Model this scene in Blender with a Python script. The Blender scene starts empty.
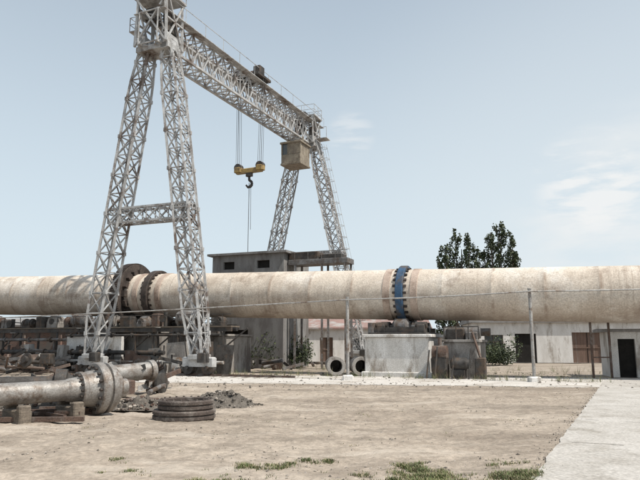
import bpy, math, random
import numpy as np
from mathutils import Vector, Matrix, noise
random.seed(7); np.random.seed(7)
S=bpy.context.scene
V=Vector
# ---------------------------------------------------------------- materials
def mat(name, base, var=None, scale=3.0, rough=0.85, bump=0.3, metal=0.0, stain=None, stain_amt=0.5,
        stain_scale=0.6, stretch=(1,1,1), fine=25.0, bdist=0.02, spec=0.3):
    m=bpy.data.materials.new(name); m.use_nodes=True
    nt=m.node_tree; N=nt.nodes; L=nt.links
    bs=N['Principled BSDF']; bs.inputs['Roughness'].default_value=rough; bs.inputs['Metallic'].default_value=metal
    bs.inputs['Specular IOR Level'].default_value=spec
    if var is None: var=tuple(c*0.65 for c in base)
    tc=N.new('ShaderNodeTexCoord'); mp=N.new('ShaderNodeMapping'); mp.inputs['Scale'].default_value=stretch
    L.new(tc.outputs['Object'],mp.inputs[0])
    def nz(s,d=5,src=mp.outputs[0],r=0.6):
        n=N.new('ShaderNodeTexNoise'); n.inputs['Scale'].default_value=s; n.inputs['Detail'].default_value=d
        n.inputs['Roughness'].default_value=r; L.new(src,n.inputs['Vector']); return n.outputs['Fac']
    def ramp(src,a,b,va=0,vb=1):
        r=N.new('ShaderNodeMapRange'); r.inputs[1].default_value=a; r.inputs[2].default_value=b
        r.inputs[3].default_value=va; r.inputs[4].default_value=vb; L.new(src,r.inputs[0]); return r.outputs[0]
    def mix(f,a,b,mode='MIX'):
        x=N.new('ShaderNodeMix'); x.data_type='RGBA'; x.blend_type=mode
        if isinstance(f,(int,float)): x.inputs[0].default_value=f
        else: L.new(f,x.inputs[0])
        for i,c in ((6,a),(7,b)):
            if isinstance(c,tuple): x.inputs[i].default_value=(*c,1)
            else: L.new(c,x.inputs[i])
        return x.outputs[2]
    n1=nz(scale,4); col=mix(ramp(n1,0.38,0.62),base,var)
    if stain is not None:
        n2=nz(stain_scale,6,r=0.7); th=0.62-0.25*stain_amt
        col=mix(ramp(n2,th,th+0.12),col,stain)
    nf=nz(fine,3,tc.outputs['Object'])
    g=ramp(nf,0.3,0.7,0.72,1.18)
    cmb=N.new('ShaderNodeCombineColor')
    for i in range(3): L.new(g,cmb.inputs[i])
    col=mix(1.0,col,cmb.outputs[0],'MULTIPLY')
    L.new(col,bs.inputs['Base Color'])
    if bump>0:
        bp=N.new('ShaderNodeBump'); bp.inputs['Strength'].default_value=bump; bp.inputs['Distance'].default_value=bdist
        L.new(nf,bp.inputs['Height'])
        L.new(bp.outputs[0],bs.inputs['Normal'])
    return m, nt, (nz,ramp,mix,tc,mp,bs,col)
RUST=(0.10,0.055,0.035)
m_crane=mat('crane_paint',(0.50,0.50,0.495),(0.34,0.335,0.325),2.0,0.5,0.0,stain=(0.15,0.115,0.095),stain_amt=0.42,stain_scale=0.9)[0]
m_dark=mat('dark_steel',(0.085,0.08,0.075),(0.045,0.04,0.036),2.5,0.65,0.4,0.2,stain=(0.11,0.08,0.06),stain_amt=0.5,stain_scale=1.2)[0]
m_grey=mat('grey_steel',(0.22,0.215,0.21),(0.13,0.12,0.115),3,0.55,0.3,0.2,stain=(0.11,0.08,0.06),stain_amt=0.6,stain_scale=1.4)[0]
m_rust=mat('rusty_steel',(0.135,0.09,0.07),(0.08,0.055,0.045),4,0.85,0.6,0.1,stain=(0.19,0.16,0.14),stain_amt=0.5,stain_scale=2)[0]
m_ring=mat('oxidised_ring_steel',(0.11,0.088,0.075),(0.065,0.052,0.046),5,0.8,0.6,0.15,stain=(0.19,0.165,0.145),stain_amt=0.5,stain_scale=2.5)[0]
m_shaft=mat('weathered_shaft_steel',(0.33,0.315,0.295),(0.23,0.21,0.19),3.0,0.5,0.3,0.25,stain=(0.15,0.115,0.09),stain_amt=0.5,stain_scale=1.8)[0]
m_conc=mat('whitewashed_concrete',(0.70,0.68,0.65),(0.58,0.555,0.52),1.2,0.9,0.6,stain=(0.33,0.29,0.25),stain_amt=0.35,stain_scale=0.8,stretch=(1.6,1.6,0.5))[0]
m_conc2=mat('grey_concrete',(0.34,0.32,0.295),(0.24,0.22,0.20),1.5,0.9,0.6,stain=(0.13,0.11,0.095),stain_amt=0.5,stain_scale=0.8,stretch=(1.5,1.5,0.5))[0]
m_block=mat('drive_house_render',(0.25,0.245,0.235),(0.19,0.18,0.175),1.0,0.9,0.4,stain=(0.14,0.13,0.12),stain_amt=0.5,stain_scale=0.7,stretch=(1.5,1.5,0.4))[0]
m_yel=mat('faded_yellow_paint',(0.36,0.25,0.09),(0.20,0.14,0.075),3,0.6,0.2,stain=RUST,stain_amt=0.55)[0]
m_tan=mat('faded_tan_paint',(0.30,0.26,0.20),(0.22,0.185,0.145),3,0.6,0.2,stain=(0.15,0.12,0.09),stain_amt=0.45,stain_scale=1.2)[0]
m_blue=mat('blue_paint',(0.05,0.11,0.20),(0.035,0.07,0.12),2,0.6,0.2,stain=(0.09,0.08,0.075),stain_amt=0.6,stain_scale=1.4)[0]
m_gear=mat('gear_guard_steel',(0.075,0.058,0.05),(0.04,0.034,0.03),2,0.7,0.4,0.1,stain=(0.12,0.095,0.08),stain_amt=0.4)[0]
m_glass=mat('dirty_glass',(0.05,0.06,0.065),(0.09,0.09,0.085),2,0.2,0.0,spec=0.6)[0]
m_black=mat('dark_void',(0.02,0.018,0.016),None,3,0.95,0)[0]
m_door=mat('brown_door_paint',(0.17,0.11,0.085),(0.12,0.08,0.06),2,0.75,0.2,stretch=(6,6,0.4),stain=(0.2,0.17,0.15),stain_amt=.3)[0]
m_roof=mat('sheet_roof',(0.30,0.19,0.165),(0.24,0.165,0.145),1.2,0.8,0.2,stain=(0.36,0.33,0.31),stain_amt=0.5)[0]
m_slate=mat('asbestos_roof',(0.28,0.27,0.26),(0.2,0.19,0.18),1,0.9,0.3)[0]
m_wood=mat('old_timber',(0.20,0.165,0.13),(0.12,0.10,0.08),3,0.9,0.4,stretch=(1,1,6))[0]
m_cable=mat('wire_rope',(0.12,0.12,0.12),None,5,0.5,0)[0]
m_dirtpile=mat('rubble_earth',(0.17,0.15,0.128),(0.11,0.097,0.083),4,0.95,0.9,bdist=0.05)[0]
m_stone=mat('gravel_stone',(0.36,0.32,0.275),(0.25,0.22,0.19),1.5,0.95,0.0)[0]
m_bark=mat('bark',(0.12,0.10,0.08),None,4,0.95,0.5)[0]
m_brickpaint=mat('mud_plaster',(0.20,0.15,0.125),(0.15,0.115,0.095),1,0.9,0.5)[0]
m_sheet=mat('light_sheet_metal',(0.48,0.47,0.45),(0.34,0.325,0.30),1.5,0.6,0.2,0.1,stain=(0.20,0.14,0.10),stain_amt=0.5,stain_scale=1.3)[0]
def leafmat(name,a,b): return mat(name,a,b,0.8,0.6,0.0,fine=4)[0]
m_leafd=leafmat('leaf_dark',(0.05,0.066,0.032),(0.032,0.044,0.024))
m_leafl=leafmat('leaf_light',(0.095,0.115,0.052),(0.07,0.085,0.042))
m_grass=leafmat('grass_green',(0.12,0.15,0.05),(0.09,0.115,0.045))
m_grassd=leafmat('grass_dry',(0.30,0.26,0.15),(0.22,0.19,0.11))
def kilnmat():
    m,nt,(nz,ramp,mix,tc,mp,bs,col)=mat('kiln_shell_lime_dust',(0.62,0.55,0.465),(0.54,0.465,0.385),0.6,0.8,0.15,
        stain=(0.68,0.625,0.555),stain_amt=0.45,stain_scale=0.35,fine=14)
    N=nt.nodes;L=nt.links
    def mp2(sc,loc=(0,0,0)):
        q=N.new('ShaderNodeMapping'); q.inputs['Scale'].default_value=sc; q.inputs['Location'].default_value=loc; L.new(tc.outputs['Object'],q.inputs[0]); return q.outputs[0]
    def mul(a,b,op='MULTIPLY'):
        x=N.new('ShaderNodeMath'); x.operation=op; L.new(a,x.inputs[0]); L.new(b,x.inputs[1]); return x.outputs[0]
    sp=N.new('ShaderNodeSeparateXYZ'); L.new(tc.outputs['Object'],sp.inputs[0])
    mask=nz(1,4,mp2((0.16,0.3,0.3),(5,2,1)),0.6)
    mk=mul(ramp(mask,0.46,0.62,0.08,0.9),ramp(sp.outputs[0],5,-1,0,.9),'MAXIMUM')   # dirtier at the far (feed) end
    DK=(0.25,0.19,0.145)
    c=mix(mul(ramp(nz(1.3,6,mp2((3.0,0.30,0.30)),0.7),0.48,0.63,0,0.65),mk),col,DK)
    c=mix(mul(ramp(nz(0.7,8,mp2((0.6,1.0,1.0),(3,1,7)),0.75),0.49,0.60,0,0.85),mk),c,(0.22,0.16,0.12))
    c=mix(ramp(nz(0.8,7,mp2((1,1,1),(1,8,3)),0.7),0.60,0.66,0,0.5),c,DK)
    md=N.new('ShaderNodeMath'); md.operation='PINGPONG'; md.inputs[1].default_value=1.25; L.new(sp.outputs[0],md.inputs[0])
    c=mix(mul(ramp(md.outputs[0],0.0,0.12,0.85,0.0),ramp(nz(1.2,5),0.45,0.60)),c,(0.26,0.195,0.15))
    c=mix(ramp(nz(1.0,3,mp2((7,0.10,0.10),(2,2,2)),0.5),0.64,0.70,0,0.4),c,DK)
    # shade on the shell's lower half, painted in as mottled brown
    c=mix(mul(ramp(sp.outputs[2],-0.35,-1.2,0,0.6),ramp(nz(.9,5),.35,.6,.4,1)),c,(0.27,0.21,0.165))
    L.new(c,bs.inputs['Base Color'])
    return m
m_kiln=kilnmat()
def brickmat():
    m=bpy.data.materials.new('old_brick'); m.use_nodes=True; N=m.node_tree.nodes; L=m.node_tree.links; bs=N['Principled BSDF']
    bs.inputs['Roughness'].default_value=0.9
    tc=N.new('ShaderNodeTexCoord'); sp=N.new('ShaderNodeSeparateXYZ'); cb=N.new('ShaderNodeCombineXYZ')
    L.new(tc.outputs['Object'],sp.inputs[0]); L.new(sp.outputs[0],cb.inputs[0]); L.new(sp.outputs[2],cb.inputs[1])
    b=N.new('ShaderNodeTexBrick'); b.inputs['Scale'].default_value=1.0; b.inputs['Brick Width'].default_value=0.26; b.inputs['Row Height'].default_value=0.085
    b.inputs['Mortar Size'].default_value=0.01; b.inputs['Color1'].default_value=(0.24,0.13,0.10,1); b.inputs['Color2'].default_value=(0.16,0.09,0.07,1); b.inputs['Mortar'].default_value=(0.25,0.23,0.2,1)
    L.new(cb.outputs[0],b.inputs[0])
    n=N.new('ShaderNodeTexNoise'); n.inputs['Scale'].default_value=0.9; n.inputs['Detail'].default_value=8; L.new(tc.outputs['Object'],n.inputs[0])
    r=N.new('ShaderNodeMapRange'); r.inputs[1].default_value=0.46; r.inputs[2].default_value=0.6; L.new(n.outputs[0],r.inputs[0])
    x=N.new('ShaderNodeMix'); x.data_type='RGBA'; L.new(r.outputs[0],x.inputs[0]); L.new(b.outputs[0],x.inputs[6]); x.inputs[7].default_value=(0.17,0.15,0.135,1)
    L.new(x.outputs[2],bs.inputs['Base Color']); return m
m_brick=brickmat()

# ---------------------------------------------------------------- mesh builder
class B:
    def __init__(s): s.v=[];s.f=[];s.m=[];s.s=[]
    def add(s,vs,fs,mi=0,sm=False):
        o=len(s.v); s.v+=[tuple(v) for v in vs]
        for f in fs: s.f.append(tuple(i+o for i in f)); s.m.append(mi); s.s.append(sm)
    def box(s,c,size,mi=0,R=None,ch=0.0):
        c=V(c); hx,hy,hz=[a/2 for a in size]; R=R or Matrix.Identity(3)
        if ch<=0:
            vs=[c+R@V((x*hx,y*hy,z*hz)) for z in(-1,1) for x,y in((-1,-1),(1,-1),(1,1),(-1,1))]
            s.add(vs,[(3,2,1,0),(4,5,6,7),(0,1,5,4),(1,2,6,5),(2,3,7,6),(3,0,4,7)],mi); return
        k=ch
        def ring(z,e):
            X=hx-e;Y=hy-e
            pts=[(-X+k,-Y),(X-k,-Y),(X,-Y+k),(X,Y-k),(X-k,Y),(-X+k,Y),(-X,Y-k),(-X,-Y+k)]
            return [c+R@V((x,y,z)) for x,y in pts]
        r=ring(-hz,0)+ring(hz-k,0)+ring(hz,k)
        fs=[tuple(range(7,-1,-1)),tuple(range(16,24))]
        for a in(0,8):
            for i in range(8):
                j=(i+1)%8; fs.append((a+i,a+j,a+8+j,a+8+i))
        s.add(r,fs,mi)
    def frame(s,p,q):
        d=(V(q)-V(p)).normalized(); up=V((0,0,1)) if abs(d.z)<0.95 else V((0,1,0))
        a=d.cross(up).normalized(); b=a.cross(d).normalized(); return d,a,b
    def bar(s,p,q,w,mi=0,h=None):
        h=h or w; p=V(p);q=V(q); d,a,b=s.frame(p,q)
        vs=[o+a*(x*w/2)+b*(y*h/2) for o in(p,q) for x,y in((-1,-1),(1,-1),(1,1),(-1,1))]
        s.add(vs,[(3,2,1,0),(4,5,6,7),(0,1,5,4),(1,2,6,5),(2,3,7,6),(3,0,4,7)],mi)
    def lathe(s,p,q,prof,mi=0,n=32,sm=True,caps=True):
        p=V(p); d,a,b=s.frame(p,q)
        cs=[(math.cos(2*math.pi*i/n),math.sin(2*math.pi*i/n)) for i in range(n)]
        for (l0,r0),(l1,r1) in zip(prof[:-1],prof[1:]):
            vs=[p+d*l0+(a*c+b*t)*r0 for c,t in cs]+[p+d*l1+(a*c+b*t)*r1 for c,t in cs]
            s.add(vs,[(i,(i+1)%n,n+(i+1)%n,n+i)[::-1] for i in range(n)],mi,sm)
        if caps:
            for (l,r),fl in((prof[0],0),(prof[-1],1)):
                if r>0.001:
                    s.add([p+d*l+(a*c+b*t)*r for c,t in cs],[tuple(range(n)) if not fl else tuple(range(n-1,-1,-1))],mi)
    def cyl(s,p,q,r,mi=0,n=16,r2=None,caps=True):
        L=(V(q)-V(p)).length; s.lathe(p,q,[(0,r),(L,r if r2 is None else r2)],mi,n,True,caps)
    def obj(s,name,mats,parent=None):
        me=bpy.data.meshes.new(name); me.from_pydata(s.v,[],s.f)
        for m in mats: me.materials.append(m)
        me.polygons.foreach_set('material_index',s.m); me.polygons.foreach_set('use_smooth',s.s); me.update()
        o=bpy.data.objects.new(name,me); S.collection.objects.link(o)
        if parent: o.parent=parent
        return o
def empty(name):
    e=bpy.data.objects.new(name,None); S.collection.objects.link(e); return e

ang=math.atan2(-0.366,0.931); U=V((math.cos(ang),math.sin(ang),0)); W=V((-math.sin(ang),math.cos(ang),0))
RK=Matrix((U,W,V((0,0,1)))).transposed()
K0=V((-23.4,45,0))
def K(s,w,z): return K0+U*s+W*w+V((0,0,z))
def kz(s): return 5.1-0.0256*s

# ---------------------------------------------------------------- ground
def pathx(y): return 2.68+(y-8.1)*0.498
def gz(x,y):
    xl=pathx(y)
    dm=min(1,max(0,(xl-0.15-x)/1.2)) if x<xl+2 else min(1,max(0,(x-xl-4.6)/1.2))
    yr=26.3-0.17*(x-1.3)
    dr=min(1,max(0,(yr-0.6-y)/2.0)) if y<yr+2 else min(1,max(0,(y-yr-9)/3))
    far=1 if y<60 else max(0,1-(y-60)/60)
    n=noise.fractal(V((x*0.45,y*0.45,0)),1.0,2.0,3)*0.06+noise.fractal(V((x*2.2,y*2.2,5)),0.8,2.0,4)*0.035
    n-= 0.05*max(0,noise.noise(V((x*0.25+y*0.35,y*0.05,2))))
    # faint wheel ruts running across the yard
    for off in (0,1.7):
        t=(y-11.5-0.12*x-0.5*math.sin(x*.35)-off)/0.22
        n-=0.03*math.exp(-t*t)*(0.6+0.5*noise.noise(V((x*.8,off,1))))
    return (n-0.03)*dm*dr*far-0.012
def axis(a,b,step,lo,hi):
    xs=list(np.arange(a,b+1e-6,step)); st=step
    x=b
    while x<hi: st*=1.25; x+=st; xs.append(min(x,hi))
    x=a; st=step; pre=[]
    while x>lo: st*=1.25; x-=st; pre.append(max(x,lo))
    return pre[::-1]+xs
xs=axis(-11,13,0.08,-900,900); ys=axis(6.5,27,0.07,-300,2500)
gv=[]
for y in ys:
    for x in xs: gv.append((x,y,gz(x,y) if (-40<x<40 and 0<y<120) else -0.012))
nx=len(xs); gf=[(j*nx+i,j*nx+i+1,(j+1)*nx+i+1,(j+1)*nx+i) for j in range(len(ys)-1) for i in range(nx-1)]
me=bpy.data.meshes.new('ground'); me.from_pydata(gv,[],gf); me.polygons.foreach_set('use_smooth',[True]*len(gf))
ground=bpy.data.objects.new('ground',me); S.collection.objects.link(ground)
mg,nt,(nz,ramp,mix,tc,mp,bs,col)=mat('dry_earth',(0.385,0.328,0.268),(0.31,0.26,0.21),0.35,0.95,0.9,fine=9,bdist=0.03,
    stain=(0.23,0.19,0.152),stain_amt=0.45,stain_scale=0.16,stretch=(0.5,1.5,1),spec=0.1)
c=mix(ramp(nz(0.9,8,tc.outputs['Object'],0.75),0.49,0.62,0,0.7),col,(0.195,0.162,0.13))
c=mix(ramp(nz(0.5,6,mp.outputs[0],0.7),0.54,0.66,0,0.65),c,(0.47,0.415,0.35))
c=mix(ramp(nz(0.22,6,mp.outputs[0],0.7),0.55,0.62,0,0.55),c,(0.16,0.135,0.11))
c=mix(ramp(nz(40,2,tc.outputs['Object'],0.6),0.60,0.70,0,0.4),c,(0.48,0.43,0.37))
c=mix(ramp(nz(22,3,tc.outputs['Object'],0.7),0.58,0.68,0,0.5),c,(0.15,0.125,0.10))
nt.links.new(c,bs.inputs['Base Color']); me.materials.append(mg)

def slabmat(name,a,b,st):
    return mat(name,a,b,0.8,0.9,0.4,stain=st,stain_amt=0.4,stain_scale=0.5,fine=18,spec=0.15)[0]
m_path=slabmat('path_concrete',(0.47,0.445,0.41),(0.40,0.375,0.34),(0.31,0.285,0.25))
m_road=slabmat('road_concrete',(0.57,0.54,0.50),(0.48,0.45,0.41),(0.38,0.345,0.30))
def ribbon(name,left,right,z,mats,wob,n=160,th=0.06):
    b=B(); rows=[]
    (a0,a1),(b0,b1)=left,right
    for i in range(n+1):
        t=i/n; l=V(a0).lerp(V(a1),t); r=V(b0).lerp(V(b1),t)
        wl=noise.fractal(V((l.x*1.5,l.y*1.5,3)),.8,2,5)*wob; wr=noise.fractal(V((r.x*1.5,r.y*1.5,8)),.8,2,5)*wob
        d=(r-l).normalized(); l=l+d*wl; r=r+d*wr
        rows.append(((l.x,l.y,-th),(l.x,l.y,z),(r.x,r.y,z),(r.x,r.y,-th)))
    vs=[p for r in rows for p in r]; fs=[]
    for i in range(n):
        for k in range(3):
            a=i*4+k; fs.append((a,a+1,a+5,a+4)[::-1])
    b.add(vs,fs,0); return b.obj(name,mats)
ribbon('concrete_path',((0.0,2.8,0),(13.1,29.0,0)),((4.3,0.8,0),(17.4,26.8,0)),0.010,[m_path],0.035,n=400)
ribbon('service_road',((-9,27.9,0),(60,16.2,0)),((-9,34.8,0),(60,23.2,0)),0.003,[m_road],0.35,n=400)
b=B()
pd=V((13.1,26.2,0)).normalized(); pn=V((pd.y,-pd.x,0))
for k in range(0,8):
    o=V((0,2.8,0))+pd*(2.1+k*3.6)+pn*0.2
    pts=[]
    for i in range(17):
        t=i/16; pts.append(o+pn*(4.3*t)+pd*(noise.noise(V((k*3.1,t*4,0)))*0.10)+V((0,0,0.014)))
    for p,q in zip(pts[:-1],pts[1:]):
        if random.random()<.8:
            w=0.004+0.008*random.random(); b.add([p-pd*w,q-pd*w,q+pd*w,p+pd*w],[(0,1,2,3)],0)
b.obj('path_joint_cracks',[m_dirtpile])

def stones(name,n,fx,smin,smax,mats,pw=3):
    vs=[];fs=[];mi=[]
    base=np.array([(1,0,0),(0,1,0),(-1,0,0),(0,-1,0),(0,0,1),(0,0,-1)],float)
    tri=[(0,1,4),(1,2,4),(2,3,4),(3,0,4),(1,0,5),(2,1,5),(3,2,5),(0,3,5)]
    for k in range(n):
        x,y,z=fx()
        s=smin+(smax-smin)*random.random()**pw
        P=base*(np.random.uniform(.6,1.2,(6,1)))*np.array([s,s*random.uniform(.6,1),s*random.uniform(.4,.8)])
        a=random.random()*6.28; R=np.array([[math.cos(a),-math.sin(a),0],[math.sin(a),math.cos(a),0],[0,0,1]])
        P=P@R.T+np.random.uniform(-.15,.15,(6,3))*s+np.array([x,y,z+s*0.1])
        o=len(vs); vs+=P.tolist(); fs+=[tuple(i+o for i in t) for t in tri]; mi+=[random.randrange(len(mats))]*8
    me=bpy.data.meshes.new(name); me.from_pydata(vs,[],fs)
    for m in mats: me.materials.append(m)
    me.polygons.foreach_set('material_index',mi); o=bpy.data.objects.new(name,me); S.collection.objects.link(o); return o
def g_near():
    while 1:
        y=7+20*random.random()**1.4; x=random.uniform(-0.62,0.55)*y
        if x<pathx(y)-0.05 or random.random()<0.03:
            if noise.noise(V((x*0.5,y*0.5,9)))+random.uniform(-.3,.3)>0.08: return x,y,gz(x,y)
stones('ground_gravel',6000,g_near,0.004,0.036,[m_stone,m_dirtpile,m_stone],5)
def g_edge():
    y=random.uniform(6,25); return pathx(y)+random.gauss(-.06,.10),y,0.0
stones('path_edge_gravel',900,g_edge,0.004,0.022,[m_stone,m_dirtpile],3)
def g_mid():
    y=random.uniform(24,37); x=random.uniform(-18,14); return x,y,0
stones('trackside_gravel',2000,g_mid,0.02,0.09,[m_stone,m_dirtpile],4)

def grass(name,n,fx,h0,h1,mats,green=.62):
    vs=[];fs=[];mi=[]
    for _ in range(n):
        x,y,z,sc=fx()
        for _k in range(8):
            a=random.random()*6.28; h=random.uniform(h0,h1)*sc; w=0.003+0.003*random.random()
            bx=x+random.gauss(0,.04); by=y+random.gauss(0,.04); dx=math.cos(a);dy=math.sin(a); l=h*random.uniform(.3,1.2)
            o=len(vs)
            vs+=[(bx-dy*w,by+dx*w,z-.01),(bx+dy*w,by-dx*w,z-.01),(bx+dx*l*.4+dy*w*.8,by+dy*l*.4-dx*w*.8,z+h*.6),(bx+dx*l*.4-dy*w*.8,by+dy*l*.4+dx*w*.8,z+h*.6),(bx+dx*l,by+dy*l,z+h)]
            fs+=[(o,o+1,o+2,o+3),(o+3,o+2,o+4)]; q=0 if random.random()<green else 1; mi+=[q,q]
    me=bpy.data.meshes.new(name); me.from_pydata(vs,[],fs)
    for m in mats: me.materials.append(m)
    me.polygons.foreach_set('material_index',mi); o=bpy.data.objects.new(name,me); S.collection.objects.link(o); return o
def g1():
    while 1:
        y=random.uniform(7.4,9.9); x=random.uniform(-3.2,3.5); xl=pathx(y)
        if x>xl+0.02: continue
        edge=max(0,1-(xl-x)/1.8)
        d=noise.noise(V((x*1.1,y*1.6,4)))*1.1+noise.noise(V((x*4,y*4,14)))*.9+ (9.1-y)*0.26 -0.30 + edge*0.34 - max(0,-x-1.4)*0.2
        if d>random.uniform(0,1.1): return x,y,gz(x,y),min(1.1,0.5+d)
grass('verge_grass',2900,g1,0.02,0.07,[m_grass,m_grassd],.6)
def g2():
    while 1:
        y=random.uniform(8,27); x=random.uniform(-.55,.5)*y
        if x>pathx(y): continue
        if noise.noise(V((x*1.0,y*1.0,24)))>0.30+random.random()*.3: return x,y,gz(x,y),.5
grass('scattered_weeds',200,g2,0.02,0.05,[m_grassd,m_grass],.7)
def g3():
    if random.random()<.5: p=K(random.uniform(5,40),random.uniform(-3.6,-2.6),0)
    else: p=K(random.uniform(5,60),random.uniform(3,9),0)
    return p.x,p.y,-0.02,random.uniform(1,5)
grass('trackside_weeds',700,g3,0.05,0.12,[m_grass,m_grassd])

# ---------------------------------------------------------------- rotary kiln
kiln=empty('rotary_kiln')
def kilnshell():
    R=1.38; n=72; s0,s1=-30,62; rings=[]; s=s0
    while s<s1:
        rings.append((s,R)); rings.append((s+2.40,R)); rings.append((s+2.42,R+.008)); rings.append((s+2.48,R+.008)); s+=2.5
    full=[]
    for (a,ra),(c,rc) in zip(rings[:-1],rings[1:]):
        k=max(1,int((c-a)/0.3))
        for i in range(k): full.append((a+(c-a)*i/k, ra+(rc-ra)*i/k))
    full.append(rings[-1])
    vs=[];fs=[]
    for (l,r) in full:
        for i in range(n):
            t=2*math.pi*i/n
            rr=r+noise.noise(V((l*.5,math.cos(t)*1.6,math.sin(t)*1.6)))*0.014
            vs.append((l,math.cos(t)*rr,math.sin(t)*rr))
    for j in range(len(full)-1):
        for i in range(n): fs.append((j*n+i,(j+1)*n+i,(j+1)*n+(i+1)%n,j*n+(i+1)%n)[::-1])
    fs.append(tuple(range(n))); fs.append(tuple(range((len(full)-1)*n,len(full)*n))[::-1])
    me=bpy.data.meshes.new('shell'); me.from_pydata(vs,[],fs); me.polygons.foreach_set('use_smooth',[True]*len(fs)); me.materials.append(m_kiln)
    o=bpy.data.objects.new('shell',me); S.collection.objects.link(o); o.parent=kiln
    ud=(K(1,0,kz(1))-K(0,0,kz(0))).normalized(); wd=W; zd=ud.cross(wd)
    o.matrix_world=Matrix.Translation(K(0,0,kz(0)))@Matrix((ud,wd,zd)).transposed().to_4x4()
kilnshell()
def ring(name,s,prof,m,n=72):
    b=B(); p=K(s,0,kz(s)); q=K(s+1,0,kz(s+1)); b.lathe(p,q,prof,0,n,True,False); o=b.obj(name,[m],kiln)
    md=o.modifiers.new('e','EDGE_SPLIT'); md.split_angle=math.radians(30)
def tyre(s,w,r,m,name='riding_ring'):
    ring(name,s,[(-w/2,1.36),(-w/2,r-.03),(-w/2+.03,r),(w/2-.03,r),(w/2,r-.03),(w/2,1.36)],m)
tyre(30.2,0.40,1.60,m_blue); tyre(13.9,0.42,1.60,m_gear); tyre(-6,0.42,1.64,m_grey); tyre(52,0.42,1.64,m_grey)
m_band=mat('reinforcing_band',(0.50,0.40,0.33),(0.42,0.33,0.27),2,0.8,0.2,stain=(0.24,0.17,0.13),stain_amt=0.5)[0]
for s in (29.45,30.95,13.05,14.75): ring('reinforcing_band',s,[(-.2,1.36),(-.18,1.42),(.18,1.42),(.2,1.36)],m_band)
b=B()
for s in (30.2,13.9):
    for off in (-.29,.29):
        for i in range(24):
            t=2*math.pi*i/24; a=W*math.cos(t)+V((0,0,1))*math.sin(t)
            c=K(s+off,0,kz(s+off))+a*1.42; tt=a.cross(U).normalized()
            b.box(c,(.16,.12,.08),0,Matrix((U,tt,a)).transposed())
b.obj('tyre_pads',[m_gear],kiln)
ring('girth_gear',11.95,[(-.30,1.36),(-.30,2.02),(.30,2.02),(.30,1.36)],m_gear,120)
b=B()
for i in range(110):
    t=2*math.pi*i/110; a=W*math.cos(t)+V((0,0,1))*math.sin(t); tt=a.cross(U).normalized()
    b.box(K(11.95,0,kz(11.95))+a*2.05,(.52,.06,.10),0,Matrix((U,tt,a)).transposed())
for i in range(16):
    t=2*math.pi*i/16; a=W*math.cos(t)+V((0,0,1))*math.sin(t); tt=a.cross(U).normalized()
    for o in(-.42,.42): b.box(K(11.95+o,0,kz(11.95))+a*1.50,(.28,.4,.28),0,Matrix((U,tt,a)).transposed())
b.obj('gear_teeth',[m_gear],kiln)

# ---------------------------------------------------------------- kiln piers
def pier(s,sl,h,mc,depth=4.4,name='kiln_pier'):
    e=empty(name); b=B()
    b.box(K(s,0,h/2-.1),(sl,depth,h+.2),0,RK,.05)
    b.box(K(s,0,h+.07),(sl+.25,depth+.25,.14),0,RK,.03)
    b.box(K(s,0,.1),(sl+.3,depth+.3,.3),0,RK,.04)
    b.obj('concrete_block',[mc],e)
    b=B(); zc=kz(s); d=1.60+.46
    b.box(K(s,0,h+.19),(sl-.4,depth-.3,.1),0,RK)
    for sg in(-1,1):
        o=sg*d*.5; z=zc-d*.866
        b.lathe(K(s-.9,o,z),K(s+1,o,z),[(0,.11),(.45,.11),(.46,.28),(.6,.46),(1.2,.46),(1.34,.28),(1.35,.11),(1.8,.11)],1,32)
        for q in(-.85,.85):
            b.box(K(s+q,o,(h+.22+z)/2),(.36,.85,z-h-.2),0,RK,.04)
            b.cyl(K(s+q-.24,o,z),K(s+q+.24,o,z),.27,0,20)
            b.box(K(s+q,o,z+.02),(.5,.7,.12),1,RK,.02)
        b.box(K(s,o*1.75,h+.38),(sl-.9,.14,.26),0,RK)
    b.cyl(K(s-sl*.42,-depth/2+.5,h+.14),K(s-sl*.42,-depth/2+.5,h+.75),.22,1,16)
    for q in(-.9,1.2):
        b.box(K(s+q,-depth/2+.6,h+.42),(.45,.6,.46),0,RK,.05); b.cyl(K(s+q-.3,-depth/2+.55,h+.62),K(s+q+.3,-depth/2+.55,h+.62),.16,0,14)
    b.obj('support_rollers',[m_dark,m_grey],e)
    return e
pier(30.2,3.4,2.0,m_conc); pier(13.9,3.2,2.3,m_conc2); pier(-6,3.2,2.6,m_conc2); pier(52,3.2,1.6,m_conc)
def plinth(s,sl,h,mc,name):
    e=empty(name); b=B()
    b.box(K(s,-.4,h/2-.1),(sl,3.2,h+.2),0,RK,.05); b.box(K(s,-.4,h+.05),(sl+.2,3.4,.12),0,RK,.02)
    b.obj('concrete_block',[mc],e); b=B()
    b.box(K(s-.3,-1.1,h+.4),(sl*.55,1.0,.6),0,RK,.08); b.cyl(K(s-.9,-1.2,h+.45),K(s+.9,-1.2,h+.45),.28,1,24)
    b.box(K(s+.5,-1.3,h+.3),(.6,.7,.4),1,RK,.05); b.cyl(K(s+.2,-.3,h+.5),K(s+1.3,-.3,h+.5),.2,1,20)
    for q in(-.8,-.2,.4,.9): b.bar(K(s+q,-1.95,h+.1),K(s+q,-1.95,h+.75),.05,0)
    b.bar(K(s-.8,-1.95,h+.75),K(s+.9,-1.95,h+.75),.05,0)
    b.obj('drive_machinery',[m_dark,m_grey],e)
plinth(33.4,1.7,1.75,m_conc2,'machinery_plinth'); plinth(18.6,3.0,2.1,m_conc2,'machinery_plinth'); plinth(10.6,2.0,2.3,m_conc2,'machinery_plinth')
b=B(); b.box(K(11.6,-3.0,1.55),(4.2,.25,1.3),0,RK,.03); b.box(K(11.6,-3.0,.45),(4.2,.35,.9),1,RK,.03); b.obj('whitewashed_low_wall',[m_conc,m_conc2])

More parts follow.
